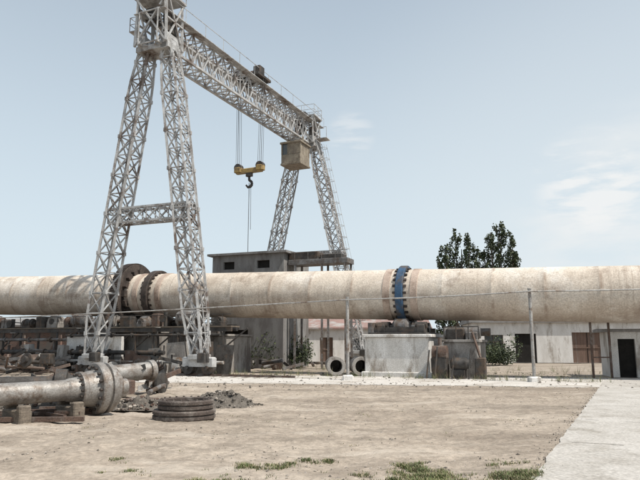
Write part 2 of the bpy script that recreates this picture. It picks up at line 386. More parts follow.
e=empty('kiln_gearbox'); b=B()
b.box(K(32.5,-2.6,.55),(.75,.7,1.1),1,RK,.1); b.cyl(K(32.15,-2.6,1.2),K(32.85,-2.6,1.2),.38,0,24)
b.lathe(K(33.0,-2.6,.7),K(34,-2.6,.7),[(0,.2),(.1,.3),(.75,.3),(.8,.22),(.95,.2)],1,24); b.box(K(33.4,-2.6,.22),(.6,.5,.44),1,RK,.03)
b.cyl(K(32.5,-2.6,1.5),K(32.5,-2.6,1.95),.1,0,12)
b.box(K(34.4,-2.4,.5),(.5,.5,1.0),1,RK,.04); b.bar(K(34.4,-2.4,1),K(34.0,-2.0,2.2),.09,0)
for q in(31.9,32.3,33.1,33.9): b.bar(K(q,-3.1,0),K(q+.15,-3.0,random.uniform(.8,1.6)),.07,1)
b.obj('housing',[m_rust,m_dark],e)

e=empty('kiln_walkway'); b=B()
s0,s1,w=-2,21,-2.5
for s in np.arange(s0,s1+.1,1.5):
    b.bar(K(s,w-.4,0),K(s,w-.4,2.55),.11,0)
    if random.random()<.6: b.bar(K(s,w-.4,1.4),K(s+1.5,w-.4,2.5),.07,0)
b.box(K((s0+s1)/2,w,2.62),(s1-s0,1.0,.07),1,RK)
b.bar(K(s0,w-.4,2.45),K(s1,w-.4,2.45),.16,0,.22)
for s in np.arange(s0,s1+.1,1.5): b.bar(K(s,w-.48,2.65),K(s+random.uniform(-.1,.1),w-.48,3.35),.035,0)
b.bar(K(s0,w-.48,3.35),K(s1,w-.48,3.30),.04,0)
b.obj('steel_frame',[m_dark,m_wood],e)
b=B(); random.seed(21); s=s0+.3
while s<s1-.3:
    l=random.uniform(.4,1.2); h=random.uniform(.35,.8); k=random.random(); mi=random.choice([0,0,1,2,3]); zb=2.66
    if k<.35: b.box(K(s+l/2,w+.1,zb+h/2),(l,.6,h),mi,RK,.06)
    elif k<.6:
        r=h*.55; b.cyl(K(s,w,zb+r),K(s+l,w,zb+r),r,mi,20); b.cyl(K(s-.1,w,zb+r),K(s+l+.12,w,zb+r),r*.35,0,12); b.box(K(s+l/2,w,zb+.08),(l*.8,.6,.16),0,RK)
        for q in(.2,.8): b.lathe(K(s+l*q,w,zb+r),K(s+l*q+1,w,zb+r),[(0,r),(0,r+.05),(.05,r+.05),(.05,r)],mi,20,True,False)
    elif k<.8:
        r=h*.5; b.cyl(K(s+l/2,w-.3,zb+r),K(s+l/2,w+.4,zb+r),r,mi,20); b.box(K(s+l/2,w,zb+r*.5),(r*2.2,.7,r),mi,RK,.04); b.cyl(K(s+l/2,w-.36,zb+r),K(s+l/2,w-.3,zb+r),r*.5,0,16)
    else:
        b.cyl(K(s+.2,w,zb),K(s+.2,w,zb+h+.2),.12,mi,14); b.bar(K(s+.2,w,zb+h),K(s+l+.3,w,zb+.3),.06,0)
        b.lathe(K(s+.2,w-.2,zb+h*.7),K(s+.2,w-.6,zb+h*.7),[(0,.05),(.1,.05),(.1,.22),(.13,.22),(.13,.05)],0,20)
    s+=l+random.uniform(.05,.4)
b.obj('motors_and_housings',[m_dark,m_grey,m_rust,m_conc2],e)
e=empty('pipework'); b=B()
for (a,c,z,ww,r,mi) in((-4,9.5,1.9,-3.15,.10,1),(1,17,1.15,-3.5,.13,0),(5,21,.65,-3.7,.09,3),(9.6,20.5,2.15,-3.3,.07,0),(-6,4,.8,-3.6,.16,2)):
    b.cyl(K(a,ww,z),K(c,ww,z),r,mi,14)
    x=a+.4
    while x<c:
        b.lathe(K(x,ww,z),K(x+1,ww,z),[(0,r),(0,r+.07),(.06,r+.07),(.06,r)],mi,18,True,False)
        if random.random()<.5: b.cyl(K(x+.3,ww,0),K(x+.3,ww,z),r*.6,mi,10)
        if random.random()<.35:
            b.cyl(K(x+.6,ww,z),K(x+.6,ww,z+.45),.04,0,8); b.lathe(K(x+.6,ww,z+.42),K(x+.6,ww,z+1),[(0,.02),(0,.17),(.03,.17),(.03,.02)],3,16)
        x+=random.uniform(1.1,2.2)
b.obj('pipes_and_valves',[m_dark,m_grey,m_rust,m_sheet],e)
b=B(); random.seed(33)
for k in range(20):
    s=random.uniform(-3,21.5); h=random.uniform(.7,1.9); l=random.uniform(.4,1.3); tz=random.uniform(-.25,.1); mi=random.choice([0,1,2,3,0])
    R=RK@Matrix.Rotation(tz,3,'X')@Matrix.Rotation(random.uniform(-.08,.08),3,'Y')
    b.box(K(s,-3.0-random.random()*.9,h/2),(l,.03 if random.random()<.5 else .45,h),mi,R)
b.obj('leaning_panels_and_cabinets',[m_dark,m_sheet,m_rust,m_conc2])

b=B(); b.box((0,0,1.25),(16,.35,2.5),0); b.box((0,0,2.56),(16.1,.5,.12),1,None,.02)
for k in range(5): b.box((-7.2+k*3.6,-.25,1.15),(.45,.16,2.3),0)
o=b.obj('brick_wall',[m_brick,m_conc2]); o.matrix_world=Matrix.Translation(K(3,3.2,0))@RK.to_4x4()

def building(name,p0,length,depth,h,angle,openings,mw,mr,pitch=.8):
    e=empty(name); b=B()
    zs=sorted({0,h}|{o[1] for o in openings}|{o[3] for o in openings}); xsx=sorted({0,length}|{o[0] for o in openings}|{o[2] for o in openings})
    for i in range(len(xsx)-1):
        for j in range(len(zs)-1):
            cx=(xsx[i]+xsx[i+1])/2; cz=(zs[j]+zs[j+1])/2
            if any(o[0]<cx<o[2] and o[1]<cz<o[3] for o in openings): continue
            a,c,z0,z1=xsx[i],xsx[i+1],zs[j],zs[j+1]; b.add([(a,0,z0),(c,0,z0),(c,0,z1),(a,0,z1)],[(0,1,2,3)])
    for o in openings:
        a,z0,c,z1,kind=o; d=.22
        b.add([(a,0,z0),(a,d,z0),(a,d,z1),(a,0,z1)],[(0,1,2,3)]); b.add([(c,0,z0),(c,d,z0),(c,d,z1),(c,0,z1)],[(3,2,1,0)])
        b.add([(a,0,z1),(a,d,z1),(c,d,z1),(c,0,z1)],[(0,1,2,3)]); b.add([(a,0,z0),(c,0,z0),(c,d,z0),(a,d,z0)],[(0,1,2,3)])
    D=depth
    b.add([(0,0,0),(0,0,h),(0,D,h),(0,D,0)],[(0,1,2,3)]); b.add([(length,0,0),(length,D,0),(length,D,h),(length,0,h)],[(0,1,2,3)]); b.add([(0,D,0),(0,D,h),(length,D,h),(length,D,0)],[(0,1,2,3)])
    b.obj('walls',[mw],e)
    b=B()
    for a,z0,c,z1,kind in openings:
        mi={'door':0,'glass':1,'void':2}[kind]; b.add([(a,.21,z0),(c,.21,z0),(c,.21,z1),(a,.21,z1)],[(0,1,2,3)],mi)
        if kind=='glass':
            n=max(2,int((c-a)/.6))
            for k in range(n+1): x=a+.03+(c-a-.06)*k/n; b.box((x,.17,(z0+z1)/2),(.05,.06,z1-z0),3)
            b.box(((a+c)/2,.165,(z0+z1)/2),(c-a,.05,.05),3); b.box(((a+c)/2,-.04,z0-.04),(c-a+.2,.16,.07),3)
        if kind=='door':
            n=max(2,int((c-a)/.9))
            for k in range(1,n): x=a+(c-a)*k/n; b.box((x,.19,(z0+z1)/2),(.04,.04,z1-z0-.05),2)
            b.box(((a+c)/2,.18,z0+(z1-z0)*.5),(c-a,.05,.1),0)
    b.obj('doors_and_windows',[m_door,m_glass,m_black,m_wood],e)
    b=B(); ov=.3
    b.add([(-ov,-ov,h-.05),(length+ov,-ov,h-.05),(length+ov,-ov,h+.1),(-ov,-ov,h+.1),(-ov,D+ov,h-.05),(length+ov,D+ov,h-.05),(length+ov,D+ov,h+.1),(-ov,D+ov,h+.1),(-ov,D/2,h+pitch),(length+ov,D/2,h+pitch)],
        [(0,1,2,3),(3,2,9,8),(8,9,6,7),(5,4,7,6),(0,3,8,7,4),(1,5,6,9,2),(0,4,5,1)])
    b.obj('roof',[mr],e)
    e.matrix_world=Matrix.Translation(V(p0))@Matrix.Rotation(angle,4,'Z'); return e
ops=[(1.0,1.2,2.6,2.4,'glass'),(3.6,0,5.4,2.5,'void'),(8.4,0,11.0,2.6,'door'),(12.6,1.2,13.8,2.2,'glass'),(16,0,18.6,2.6,'void'),(20,0,22.6,2.6,'door'),(24,1.2,26,2.4,'glass'),(28,0,31,2.7,'door')]
building('garage_block',(13.5,55,0),34,8,3.5,-.12,ops,m_conc,m_slate,.6)
building('workshop_building',(-6,58,0),16,8,3.0,-.06,[(1,1,2.5,2.1,'glass'),(3.5,1,5,2.1,'glass'),(6,0,7.2,2.2,'door'),(9,1,10.5,2.1,'glass'),(12,1,13.5,2.1,'glass')],m_conc,m_roof,1.3)
building('brick_shed',(-33,52,0),16,7,3.0,-.3,[(1,1,2.5,2.1,'glass'),(4,0,6,2.3,'door'),(8,1,9.5,2.1,'void'),(12,0,14,2.3,'door')],m_brickpaint,m_slate,.8)
building('drive_house',tuple(K(14.7,5.2,0)),5.7,4.5,7.95,ang,[(.9,6.9,1.8,7.45,'void'),(3.6,6.9,4.6,7.45,'void'),(1,0,3,2.6,'void')],m_block,m_block,.18)
e=empty('conveyor_gallery'); b=B()
b.box(K(22.7,6.4,7.25),(4.4,1.4,.35),0,RK,.02); b.box(K(21.6,6.4,7.7),(2.2,1.2,.55),1,RK,.05); b.box(K(23.6,6.4,7.6),(1.6,.9,.35),1,RK,.05)
for q in(21,23,24.7): b.bar(K(q,5.8,0),K(q,5.8,7.1),.16,0); b.bar(K(q,7.0,0),K(q,7.0,7.1),.16,0)
for q in(21,22,23,24,24.8): b.bar(K(q,5.72,7.4),K(q,5.72,7.95),.03,0)
b.bar(K(20.6,5.72,7.95),K(24.9,5.72,7.95),.03,0); b.obj('gallery_frame',[m_grey,m_dark],e)
b=B()
for k in range(13):
    x=-40+k*3.0; b.box((x,50.5,1.0),(2.86,.1,2.0),0); b.box((x+1.5,50.5,1.1),(.18,.2,2.2),0)
    for j in range(3): b.box((x,50.44,.45+.55*j),(2.5,.05,.35),0)
fo=b.obj('concrete_panel_fence',[m_conc2]); fo.location=(-5,1.5,-.02)

# ---------------------------------------------------------------- gantry crane
crane=empty('gantry_crane')
CN=V((-9.6,34.2,0)); CF=V((-1.3,52.4,0)); G=(CF-CN).normalized(); GL=(CF-CN).length
GP=V((G.y,-G.x,0)); UP=V((0,0,1))
ZB,ZT=18.9,20.9
def truss(b,p0,p1,a1,a2,hf,n,ch,br,X=True,mi=0):
    p0=V(p0);p1=V(p1); rows=[]
    for i in range(n+1):
        t=i/n; c=p0.lerp(p1,t); h1,h2=hf(t)
        rows.append([c+a1*(x*h1)+a2*(y*h2) for x,y in((-1,-1),(1,-1),(1,1),(-1,1))])
    for i in range(n+1):
        for k in range(4): b.bar(rows[i][k],rows[i][(k+1)%4],br,mi)
        if i<n:
            for k in range(4):
                b.bar(rows[i][k],rows[i+1][k],ch,mi); j=(k+1)%4
                if X or i%2==0: b.bar(rows[i][k],rows[i+1][j],br,mi)
                if X or i%2==1: b.bar(rows[i][j],rows[i+1][k],br,mi)
    return rows
def leghf(t):
    w=np.interp(t,[0,.12,.85,1],[.32,.50,.48,.30]); return (w,w)
def leg(name,c,sb,st,zb=1.1,zt=19.3,n=16):
    b=B(); p=c+U*sb+V((0,0,zb)); q=c+U*st+V((0,0,zt))
    rows=truss(b,p,q,U,W,leghf,n,.12,.06)
    for r in rows[1:-1:2]:
        for v in r: b.box(v,(.18,.18,.22),0,RK)
    b.box(p-V((0,0,.12)),(.9,.9,.24),0,RK,.03)
    b.box(c+U*sb+V((0,0,.72)),(1.9,.42,.5),0,RK,.06)
    for q_ in(-.6,.6):
        b.cyl(c+U*(sb+q_)-W*.17+V((0,0,.42)),c+U*(sb+q_)+W*.17+V((0,0,.42)),.34,1,24)
        b.cyl(c+U*(sb+q_)-W*.30+V((0,0,.42)),c+U*(sb+q_)+W*.30+V((0,0,.42)),.10,1,12)
    b.box(c+U*(sb+.5)-W*.45+V((0,0,.95)),(.5,.45,.5),1,RK,.05)
    b.obj(name,[m_crane,m_dark],crane)
leg('near_leg',CN,-3.5,-.72); leg('near_leg',CN,3.5,.72); leg('far_leg',CF,-4.6,-.8); leg('far_leg',CF,4.8,.8)
def zs_at(sb,st,z): t=(z-1.1)/(19.3-1.1); return sb+(st-sb)*t
b=B()
for c,sb,st,z in((CN,3.5,.72,8.9),(CF,4.8,.8,8.9)):
    s=zs_at(sb,st,z); truss(b,c-U*(s+.35)+V((0,0,z)),c+U*(s+.35)+V((0,0,z)),W,V((0,0,1)),lambda t:(.42,.40),6,.11,.06)
b.obj('cross_ties',[m_crane],crane)
b=B(); A0=CN-G*1.0; A1=CF+G*1.5
mid=(ZB+ZT)/2; hh=(ZT-ZB)/2
truss(b,A0+V((0,0,mid)),A1+V((0,0,mid)),GP,UP,lambda t:(.68,hh),20,.14,.07,X=True)
for sg in(-1,1):
    b.bar(A0+GP*sg*.68+V((0,0,ZT+.15)),A1+GP*sg*.68+V((0,0,ZT+.15)),.12,1,.15)
    b.bar(A0+GP*sg*.95+V((0,0,ZT)),A1+GP*sg*.95+V((0,0,ZT)),.36,0,.04)
for k in range(12):
    p=A0.lerp(A1,k/11)+GP*1.12; b.bar(p+V((0,0,ZT-.05)),p+V((0,0,ZT+.85)),.03,0)
b.bar(A0+GP*1.12+V((0,0,ZT+.85)),A1+GP*1.12+V((0,0,ZT+.85)),.03,0)
b.obj('girder',[m_crane,m_dark],crane)
b=B()
for c,dz,flip in((CN,0.0,1),(CF,-.55,-1)):
    Z=lambda z: V((0,0,z+(dz if z>19.5 else 0)))
    for sg in(-1,1): b.box(c+U*sg*.8+Z(19.1),(.5,1.3,1.0),0,RK,.05)
    b.box(c+Z(18.8),(2.3,1.3,.34),0,RK,.04)
    b.box(c+Z(21.95),(2.5,1.8,.12),0,RK)
    P=((-1.2,-.9),(0,-.9),(1.2,-.9),(1.2,0),(1.2,.9),(0,.9),(-1.2,.9),(-1.2,0))
    for x,y in P: b.bar(c+U*x+W*y+Z(22),c+U*x+W*y+Z(22.9),.04,0)
    for zz in(22.45,22.9):
        for i in(0,2,4,6):
            x0,y0=P[i]; x1,y1=P[(i+2)%8]; b.bar(c+U*x0+W*y0+Z(zz),c+U*x1+W*y1+Z(zz),.03,0)
    for x in(-1.1,1.1):
        for y in(-.8,.8): b.bar(c+U*x+W*y+Z(18.9),c+U*x*.9+W*y+Z(21.9),.14,0)
        b.bar(c+U*x-W*.8+Z(18.9),c+U*x+W*.8+Z(21.9),.09,0); b.bar(c+U*x+W*.8+Z(18.9),c+U*x-W*.8+Z(21.9),.09,0)
        b.bar(c+U*x-W*.8+Z(20.4),c+U*x+W*.8+Z(20.4),.09,0)
    for y in(-.85,.85):
        b.bar(c-U*1.1+W*y+Z(18.9),c+U*1.1+W*y+Z(21.9),.1,0); b.bar(c+U*1.1+W*y+Z(18.9),c-U*1.1+W*y+Z(21.9),.1,0)
    b.box(c-U*.3+Z(22.3),(.9,.8,.55),1,RK,.06)
    b.box(c+U*.75+Z(20.4),(.45,.9,1.3),1,RK,.05)
    b.box(c-U*.6+W*.2+Z(21.2),(.6,.9,.8),1,RK,.05)
b.obj('girder_heads',[m_crane,m_dark],crane)
b=B(); c=CN-U*1.6
b.box(c+V((0,0,20.2)),(.6,.8,.06),0,RK)
for x,y in((-.28,-.38),(-.28,.38),(.28,-.38)): b.bar(c+U*x+W*y+V((0,0,20.2)),c+U*x+W*y+V((0,0,21.1)),.04,0)
for z in(20.65,21.1):
    b.bar(c-U*.28-W*.38+V((0,0,z)),c-U*.28+W*.38+V((0,0,z)),.03,0); b.bar(c-U*.28-W*.38+V((0,0,z)),c+U*.28-W*.38+V((0,0,z)),.03,0)
b.box(CF+U*1.7+V((0,0,19.3)),(1.0,.9,.06),0,RK)
for x in(1.25,2.15): b.bar(CF+U*x-W*.4+V((0,0,19.3)),CF+U*x-W*.4+V((0,0,20.3)),.04,0)
b.bar(CF+U*1.25-W*.4+V((0,0,20.3)),CF+U*2.15-W*.4+V((0,0,20.3)),.03,0)
for c,sb,st in((CF,4.8,.8),(CN,3.5,.72)):
    def lp(z,o,w): return c+U*(zs_at(sb,st,z)+.60+o)+W*w+V((0,0,z))
    for w in(-.2,.2): b.bar(lp(1.5,0,w),lp(19,0,w),.04,0)
    z=1.7
    while z<19: b.bar(lp(z,0,-.2),lp(z,0,.2),.022,0); z+=.33
    if c is CF:
        z=3.5
        while z<19:
            pts=[lp(z,.02,-.3),lp(z,.35,-.3),lp(z,.48,0),lp(z,.35,.3),lp(z,.02,.3)]
            for p,q in zip(pts[:-1],pts[1:]): b.bar(p,q,.03,0)
            z+=1.0
        for o,w in((.35,-.3),(.48,0)): b.bar(lp(3.5,o,w),lp(18.8,o,w),.025,0)
b.obj('ladders',[m_crane],crane)
TL=10.6; TC=CN+G*TL
RG=Matrix((GP,G,UP)).transposed()
b=B()
b.box(TC+V((0,0,ZT+.42)),(2.4,1.9,.2),0,RG,.03)
for x in(-.68,.68):
    for y in(-.7,.7): b.cyl(TC+GP*(x-.08)+G*y+V((0,0,ZT+.36)),TC+GP*(x+.08)+G*y+V((0,0,ZT+.36)),.15,0,16)
b.cyl(TC-GP*.8+G*.2+V((0,0,ZT+.85)),TC+GP*.8+G*.2+V((0,0,ZT+.85)),.34,0,24)
b.box(TC+GP*.9-G*.4+V((0,0,ZT+.8)),(.6,.7,.6),0,RG,.05); b.box(TC-GP*.8-G*.5+V((0,0,ZT+.72)),(.7,.6,.45),0,RG,.05)
b.box(TC-GP*.4+G*.7+V((0,0,ZT+.9)),(.9,.5,.8),0,RG,.05)
b.obj('trolley',[m_dark],crane)
HB=14.5
b=B()
for sg in(-1,1):
    for o in(-.16,-.02,.14):
        for y in(-.12,.12): b.cyl(TC+GP*(sg*1.02+o*.8)+G*y+V((0,0,ZT+.4)),TC+GP*(sg*.92+o)+G*y+V((0,0,HB)),.013,0,6)
b.cyl(TC+V((0,0,HB-1.2)),TC+V((0,0,8.0)),.022,0,6); b.cyl(TC+V((.12,0,HB-1.3)),TC+V((.16,0,9.8)),.016,0,6)
b.box(TC+V((0,0,8.0)),(.14,.14,.25),0,RG,.03)
b.obj('wire_ropes',[m_cable],crane)
b=B()
b.box(TC+V((0,0,HB-.28)),(2.2,.32,.36),0,RG,.06)
for sg in(-1,1):
    b.cyl(TC+GP*sg*.92-G*.2+V((0,0,HB)),TC+GP*sg*.92+G*.2+V((0,0,HB)),.30,1,24)
    b.box(TC+GP*sg*.92+V((0,0,HB-.14)),(.6,.5,.42),0,RG,.08)
b.box(TC+V((0,0,HB-.55)),(.5,.3,.35),1,RG,.05)
pts=[V((0,0,-.7)),V((0,0,-1.0)),V((.2,0,-1.15)),V((.24,0,-1.35)),V((.1,0,-1.52)),V((-.12,0,-1.52)),V((-.25,0,-1.36))]
for p,q,r in zip(pts[:-1],pts[1:],(.09,.1,.1,.11,.1,.07)): b.cyl(TC+V((0,0,HB))+GP*p.x+V((0,0,p.z)),TC+V((0,0,HB))+GP*q.x+V((0,0,q.z)),r,1,12)
b.obj('hook_block',[m_yel,m_dark],crane)
CC=CN+G*17.9+GP*.1
b=B()
b.box(CC+V((0,0,16.5)),(1.9,1.9,.15),0,RG,.02); b.box(CC+V((0,0,16.95)),(1.8,1.8,.75),0,RG,.03); b.box(CC+V((0,0,18.35)),(2.0,2.0,.16),0,RG,.03)
b.box(CC+V((0,0,17.8)),(1.68,1.68,.96),1,RG)
for x in(-.85,-.28,.28,.85):
    for y in(-.85,.85): b.box(CC+GP*x+G*y+V((0,0,17.8)),(.1,.1,.96),0,RG)
for y in(-.3,.3):
    for x in(-.85,.85): b.box(CC+GP*x+G*y+V((0,0,17.8)),(.1,.1,.96),0,RG)
b.box(CC+GP*.3+V((0,0,17.8)),(1.14,1.8,.94),0,RG)
for x in(-.7,.7): b.bar(CC+GP*x+V((0,0,18.4)),CC+GP*x+V((0,0,19.0)),.12,0)
b.obj('operator_cabin',[m_tan,m_glass],crane)
e=empty('crane_rail_track')
for c in(CN,CF):
    b=B()
    b.bar(c-U*30+V((0,0,.04)),c+U*9+V((0,0,.04)),.07,0,.14)
    for k in range(61): b.box(c-U*30+U*(k*.63)+V((0,0,-.035)),(.22,1.6,.1),1,RK)
    b.obj('rail',[m_rust,m_wood],e)

# ---------------------------------------------------------------- pole line with pipe
m_pole=mat('pole_galvanised',(0.42,0.41,0.39),(0.30,0.285,0.27),3,0.5,0.2,0.2,stain=(0.17,0.12,0.09),stain_amt=0.4,stain_scale=2)[0]
poles=[(-22.5,37.2,3.1),(-19.7,37.0,3.15),(1.3,29.3,3.72),(9.5,27.9,4.0),(19,26.3,4.15)]
e=empty('overhead_pipe_line'); b=B()
for i,(x,y,h) in enumerate(poles):
    b.cyl((x,y,-.1),(x,y,h+.12),.075,0,14); b.box((x,y,.08),(.5,.5,.3),1,None,.05); b.cyl((x,y,h+.10),(x,y,h+.14),.095,0,14)
for (x0,y0,h0),(x1,y1,h1) in zip(poles[:-1],poles[1:]):
    n=10
    pts=[V((x0,y0-.1,h0)).lerp(V((x1,y1-.1,h1)),k/n)-V((0,0,.05*math.sin(math.pi*k/n))) for k in range(n+1)]
    for p,q in zip(pts[:-1],pts[1:]): b.cyl(p,q,.034,0,10,caps=False)
b.obj('pipe_and_posts',[m_pole,m_conc],e)

# ---------------------------------------------------------------- foreground steel parts
def lathed(name,p,q,prof,m,extra=None,n=56):
    b=B(); b.lathe(p,q,prof,0,n)
    if extra: extra(b)
    o=b.obj(name,m); md=o.modifiers.new('e','EDGE_SPLIT'); md.split_angle=math.radians(28); return o
p=V((-5.15,15.95,.60)); q=V((-7.6,13.5,.56))
def ex(b):
    dd,a,c=b.frame(p,q)
    for i in range(16):
        t=2*math.pi*i/16
        o=(a*math.cos(t)+c*math.sin(t))*.52; b.cyl(p+dd*.58+o,p+dd*.68+o,.035,1,8)
        o=(a*math.cos(t)+c*math.sin(t))*.36; b.cyl(p+dd*1.0+o,p+dd*1.06+o,.028,1,8)
lathed('flanged_shaft',p,q,[(-.25,.20),(-.05,.20),(-.04,.34),(.08,.36),(.09,.50),(.20,.53),(.21,.60),(.34,.62),(.36,.56),(.42,.56),(.43,.63),(.58,.63),(.61,.61),(.62,.45),(.72,.43),(.88,.40),(.90,.42),(1.00,.42),(1.01,.30),(1.25,.27),(1.3,.245),(3.2,.245),(3.22,.27),(3.4,.27),(3.42,.22),(6,.22)],[m_shaft,m_gear],ex)
lathed('roller_shaft',(-6.4,17.3,.62),(-9.5,16.3,.62),[(-.4,.12),(0,.12),(.01,.22),(.5,.22),(.51,.38),(.8,.38),(.82,.2),(2.2,.2),(2.21,.3),(2.5,.3),(2.51,.2),(5,.2)],[m_dark])
lathed('steel_pipe',(-7.4,20.6,.62),(-5.4,22.8,.80),[(-.2,.30),(0,.30),(.01,.36),(.1,.36),(.11,.30),(2.0,.30),(2.01,.36),(2.2,.36),(2.21,.26),(2.1,.25),(.2,.22)],[m_shaft])
b=B()
for c in((-5.95,15.1),(-6.8,14.25)):
    b.box((c[0],c[1],.08),(1.0,.28,.3),0,Matrix.Rotation(-.75,3,'Z'),.03)
    for s_ in(-1,1): b.box((c[0]+s_*.28,c[1]-s_*.28,.27),(.2,.26,.14),0,Matrix.Rotation(-.75,3,'Z'),.03)
b.box((-6.8,15.2,.05),(2.6,.16,.16),1,Matrix.Rotation(.3,3,'Z')); b.box((-6.2,14.1,.03),(1.9,.12,.1),1,Matrix.Rotation(.05,3,'Z'))
for k in range(8): b.box((random.uniform(-8,-5.8),random.uniform(14.2,16.6),random.uniform(.03,.12)),(random.uniform(.4,1.3),.08,.06),1,Matrix.Rotation(random.uniform(-1,1),3,'Z'))
b.obj('timber_cradle',[m_wood,m_rust])
b=B(); cx,cy=-3.15,14.75
def tor(z,ro,ri,h,ox=0,oy=0):
    p0=V((cx+ox,cy+oy,z)); b.lathe(p0,p0+V((0,0,1)),[(.0,ri),(.0,ro-.03),(.03,ro),(h*.40,ro),(h*.44,ro-.04),(h*.56,ro-.04),(h*.60,ro),(h-.03,ro),(h,ro-.03),(h,ri+.02),(h-.02,ri),(0,ri)],0,64,True,False)
tor(-.03,.72,.52,.22); tor(.195,.64,.50,.22,.04,-.02)
for i in range(20):
    t=6.283*i/20; b.cyl((cx+.04+.57*math.cos(t),cy-.02+.57*math.sin(t),.41),(cx+.04+.57*math.cos(t),cy-.02+.57*math.sin(t),.44),.025,0,8)
o=b.obj('stacked_steel_rings',[m_ring]); md=o.modifiers.new('e','EDGE_SPLIT'); md.split_angle=math.radians(28)
def pile(name,c,rx,ry,h,n,mats,seed,sm=1.0):
    b=B(); N_=48; vs=[];fs=[]
    for j in range(N_+1):
        for i in range(N_+1):
            u=i/N_*2-1; v=j/N_*2-1; r=math.hypot(u,v); z=max(0,1-r*r)**1.2*h
            z*=1+.8*noise.fractal(V((u*3+seed,v*3,seed)),1,2,4); z+=noise.fractal(V((u*8,v*8,seed)),1,2,3)*.05*max(0,1-r)
            vs.append((c[0]+u*rx,c[1]+v*ry,z-.06))
    for j in range(N_):
        for i in range(N_):
            a=j*(N_+1)+i; fs.append((a,a+1,a+N_+2,a+N_+1))
    b.add(vs,fs,0,True)
    for _ in range(n):
        r=random.random()**.5*1.15; t=random.random()*6.28; u=r*math.cos(t);v=r*math.sin(t)
        s=random.uniform(.010,.045)*(1.4-r*.6)*sm; z=max(0,1-r*r)**1.2*h-.02
        R=Matrix.Rotation(random.random()*3,3,'Z')@Matrix.Rotation(random.random()*3,3,'X')
        b.box((c[0]+u*rx,c[1]+v*ry,z),(s*2,s*1.4,s),random.randrange(len(mats)),R,s*.2)
    b.obj(name,mats)
pile('rubble_pile',(-2.75,17.8),1.0,.75,.38,260,[m_dirtpile,m_dirtpile,m_stone],1)
pile('rubble_pile',(-4.9,17.4),.9,.7,.24,160,[m_dirtpile,m_stone,m_rust],5,1.4)
pile('rubble_pile',(-8.2,18.4),2.2,1.2,.4,260,[m_dirtpile,m_rust],9,1.6)
def scrap(name,n,fx,mats,lmax=2.2):
    b=B()
    for _ in range(n):
        p=V(fx()); a=random.random()*6.28; l=random.uniform(.3,lmax); tilt=random.uniform(-.5,.6); q=p+V((math.cos(a)*l,math.sin(a)*l,abs(tilt)*l*.6))
        k=random.random(); mi=random.randrange(len(mats))
        if k<.3: b.bar(p,q,.1,mi,.16)
        elif k<.5: b.cyl(p,q,random.uniform(.04,.14),mi,12)
        elif k<.66:
            r=random.uniform(.2,.42)
            b.lathe(p,q,[(0,r*.4),(0,r),(.1,r),(.1,r*.5),(.3,r*.5),(.3,r*.3)],mi,24)
        elif k<.8: b.box(p+V((0,0,.2)),(random.uniform(.3,.9),random.uniform(.3,.7),random.uniform(.2,.6)),mi,Matrix.Rotation(a,3,'Z'),.04)
        else:
            b.bar(p,q,.16,mi,.02); b.bar(p+V((0,0,.09)),q+V((0,0,.09)),.02,mi,.16)
    return b.obj(name,mats)
scrap('scrap_metal_heap',70,lambda:(random.uniform(-12,-5.6),random.uniform(18,23),random.uniform(0,.3)),[m_rust,m_dark,m_grey,m_sheet])
scrap('scrap_metal_heap',80,lambda:tuple(K(random.uniform(2,20),random.uniform(-5,-3.2),random.uniform(0,.5))),[m_rust,m_dark,m_conc2,m_sheet])
scrap('scrap_metal_heap',80,lambda:tuple(K(random.uniform(-4,12),random.uniform(-8,-5),random.uniform(0,.9))),[m_dark,m_dark,m_brickpaint,m_grey],2.6)
scrap('scrap_metal_heap',24,lambda:tuple(K(random.uniform(15,28),random.uniform(2,5),random.uniform(0,.5))),[m_rust,m_dark,m_conc2,m_grey])
for x in(0.85,2.15):
    pp=V((x,32.9-.17*x,.5)); dq=V((-.05,1,0))
    o=lathed('concrete_pipe',pp,pp+dq,[(2.2,.34),(.01,.32),(0,.34),(0,.47),(.02,.50),(.3,.50),(.32,.46),(2.2,.46)],[m_conc2],n=40)
building('concrete_kiosk',(14.6,31.5,0),2.6,2.4,2.3,-.25,[(.4,0,1.2,1.9,'void'),(1.6,1.0,2.2,1.6,'glass')],m_conc,m_slate,.15)
b=B()
for x in(13.4,14.3): b.bar((x,30.8,0),(x,30.8,2.9),.09,0)
b.bar((13.4,30.8,2.8),(14.3,30.8,2.8),.08,0); b.bar((13.4,30.8,1.0),(14.3,30.8,1.0),.06,0)
b.obj('steel_post_frame',[m_rust])

# ---------------------------------------------------------------- vegetation
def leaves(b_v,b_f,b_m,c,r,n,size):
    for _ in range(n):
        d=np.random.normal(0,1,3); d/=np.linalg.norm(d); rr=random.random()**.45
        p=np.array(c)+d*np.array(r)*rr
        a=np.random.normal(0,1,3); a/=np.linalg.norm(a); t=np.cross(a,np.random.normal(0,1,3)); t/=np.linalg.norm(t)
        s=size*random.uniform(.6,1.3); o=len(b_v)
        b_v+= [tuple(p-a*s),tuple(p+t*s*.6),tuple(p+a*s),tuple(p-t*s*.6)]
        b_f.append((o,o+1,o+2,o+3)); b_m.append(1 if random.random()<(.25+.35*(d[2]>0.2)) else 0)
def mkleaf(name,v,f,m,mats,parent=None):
    me=bpy.data.meshes.new(name); me.from_pydata(v,[],f)
    for q in mats: me.materials.append(q)
    me.polygons.foreach_set('material_index',m); o=bpy.data.objects.new(name,me); S.collection.objects.link(o)
    if parent: o.parent=parent
    return o
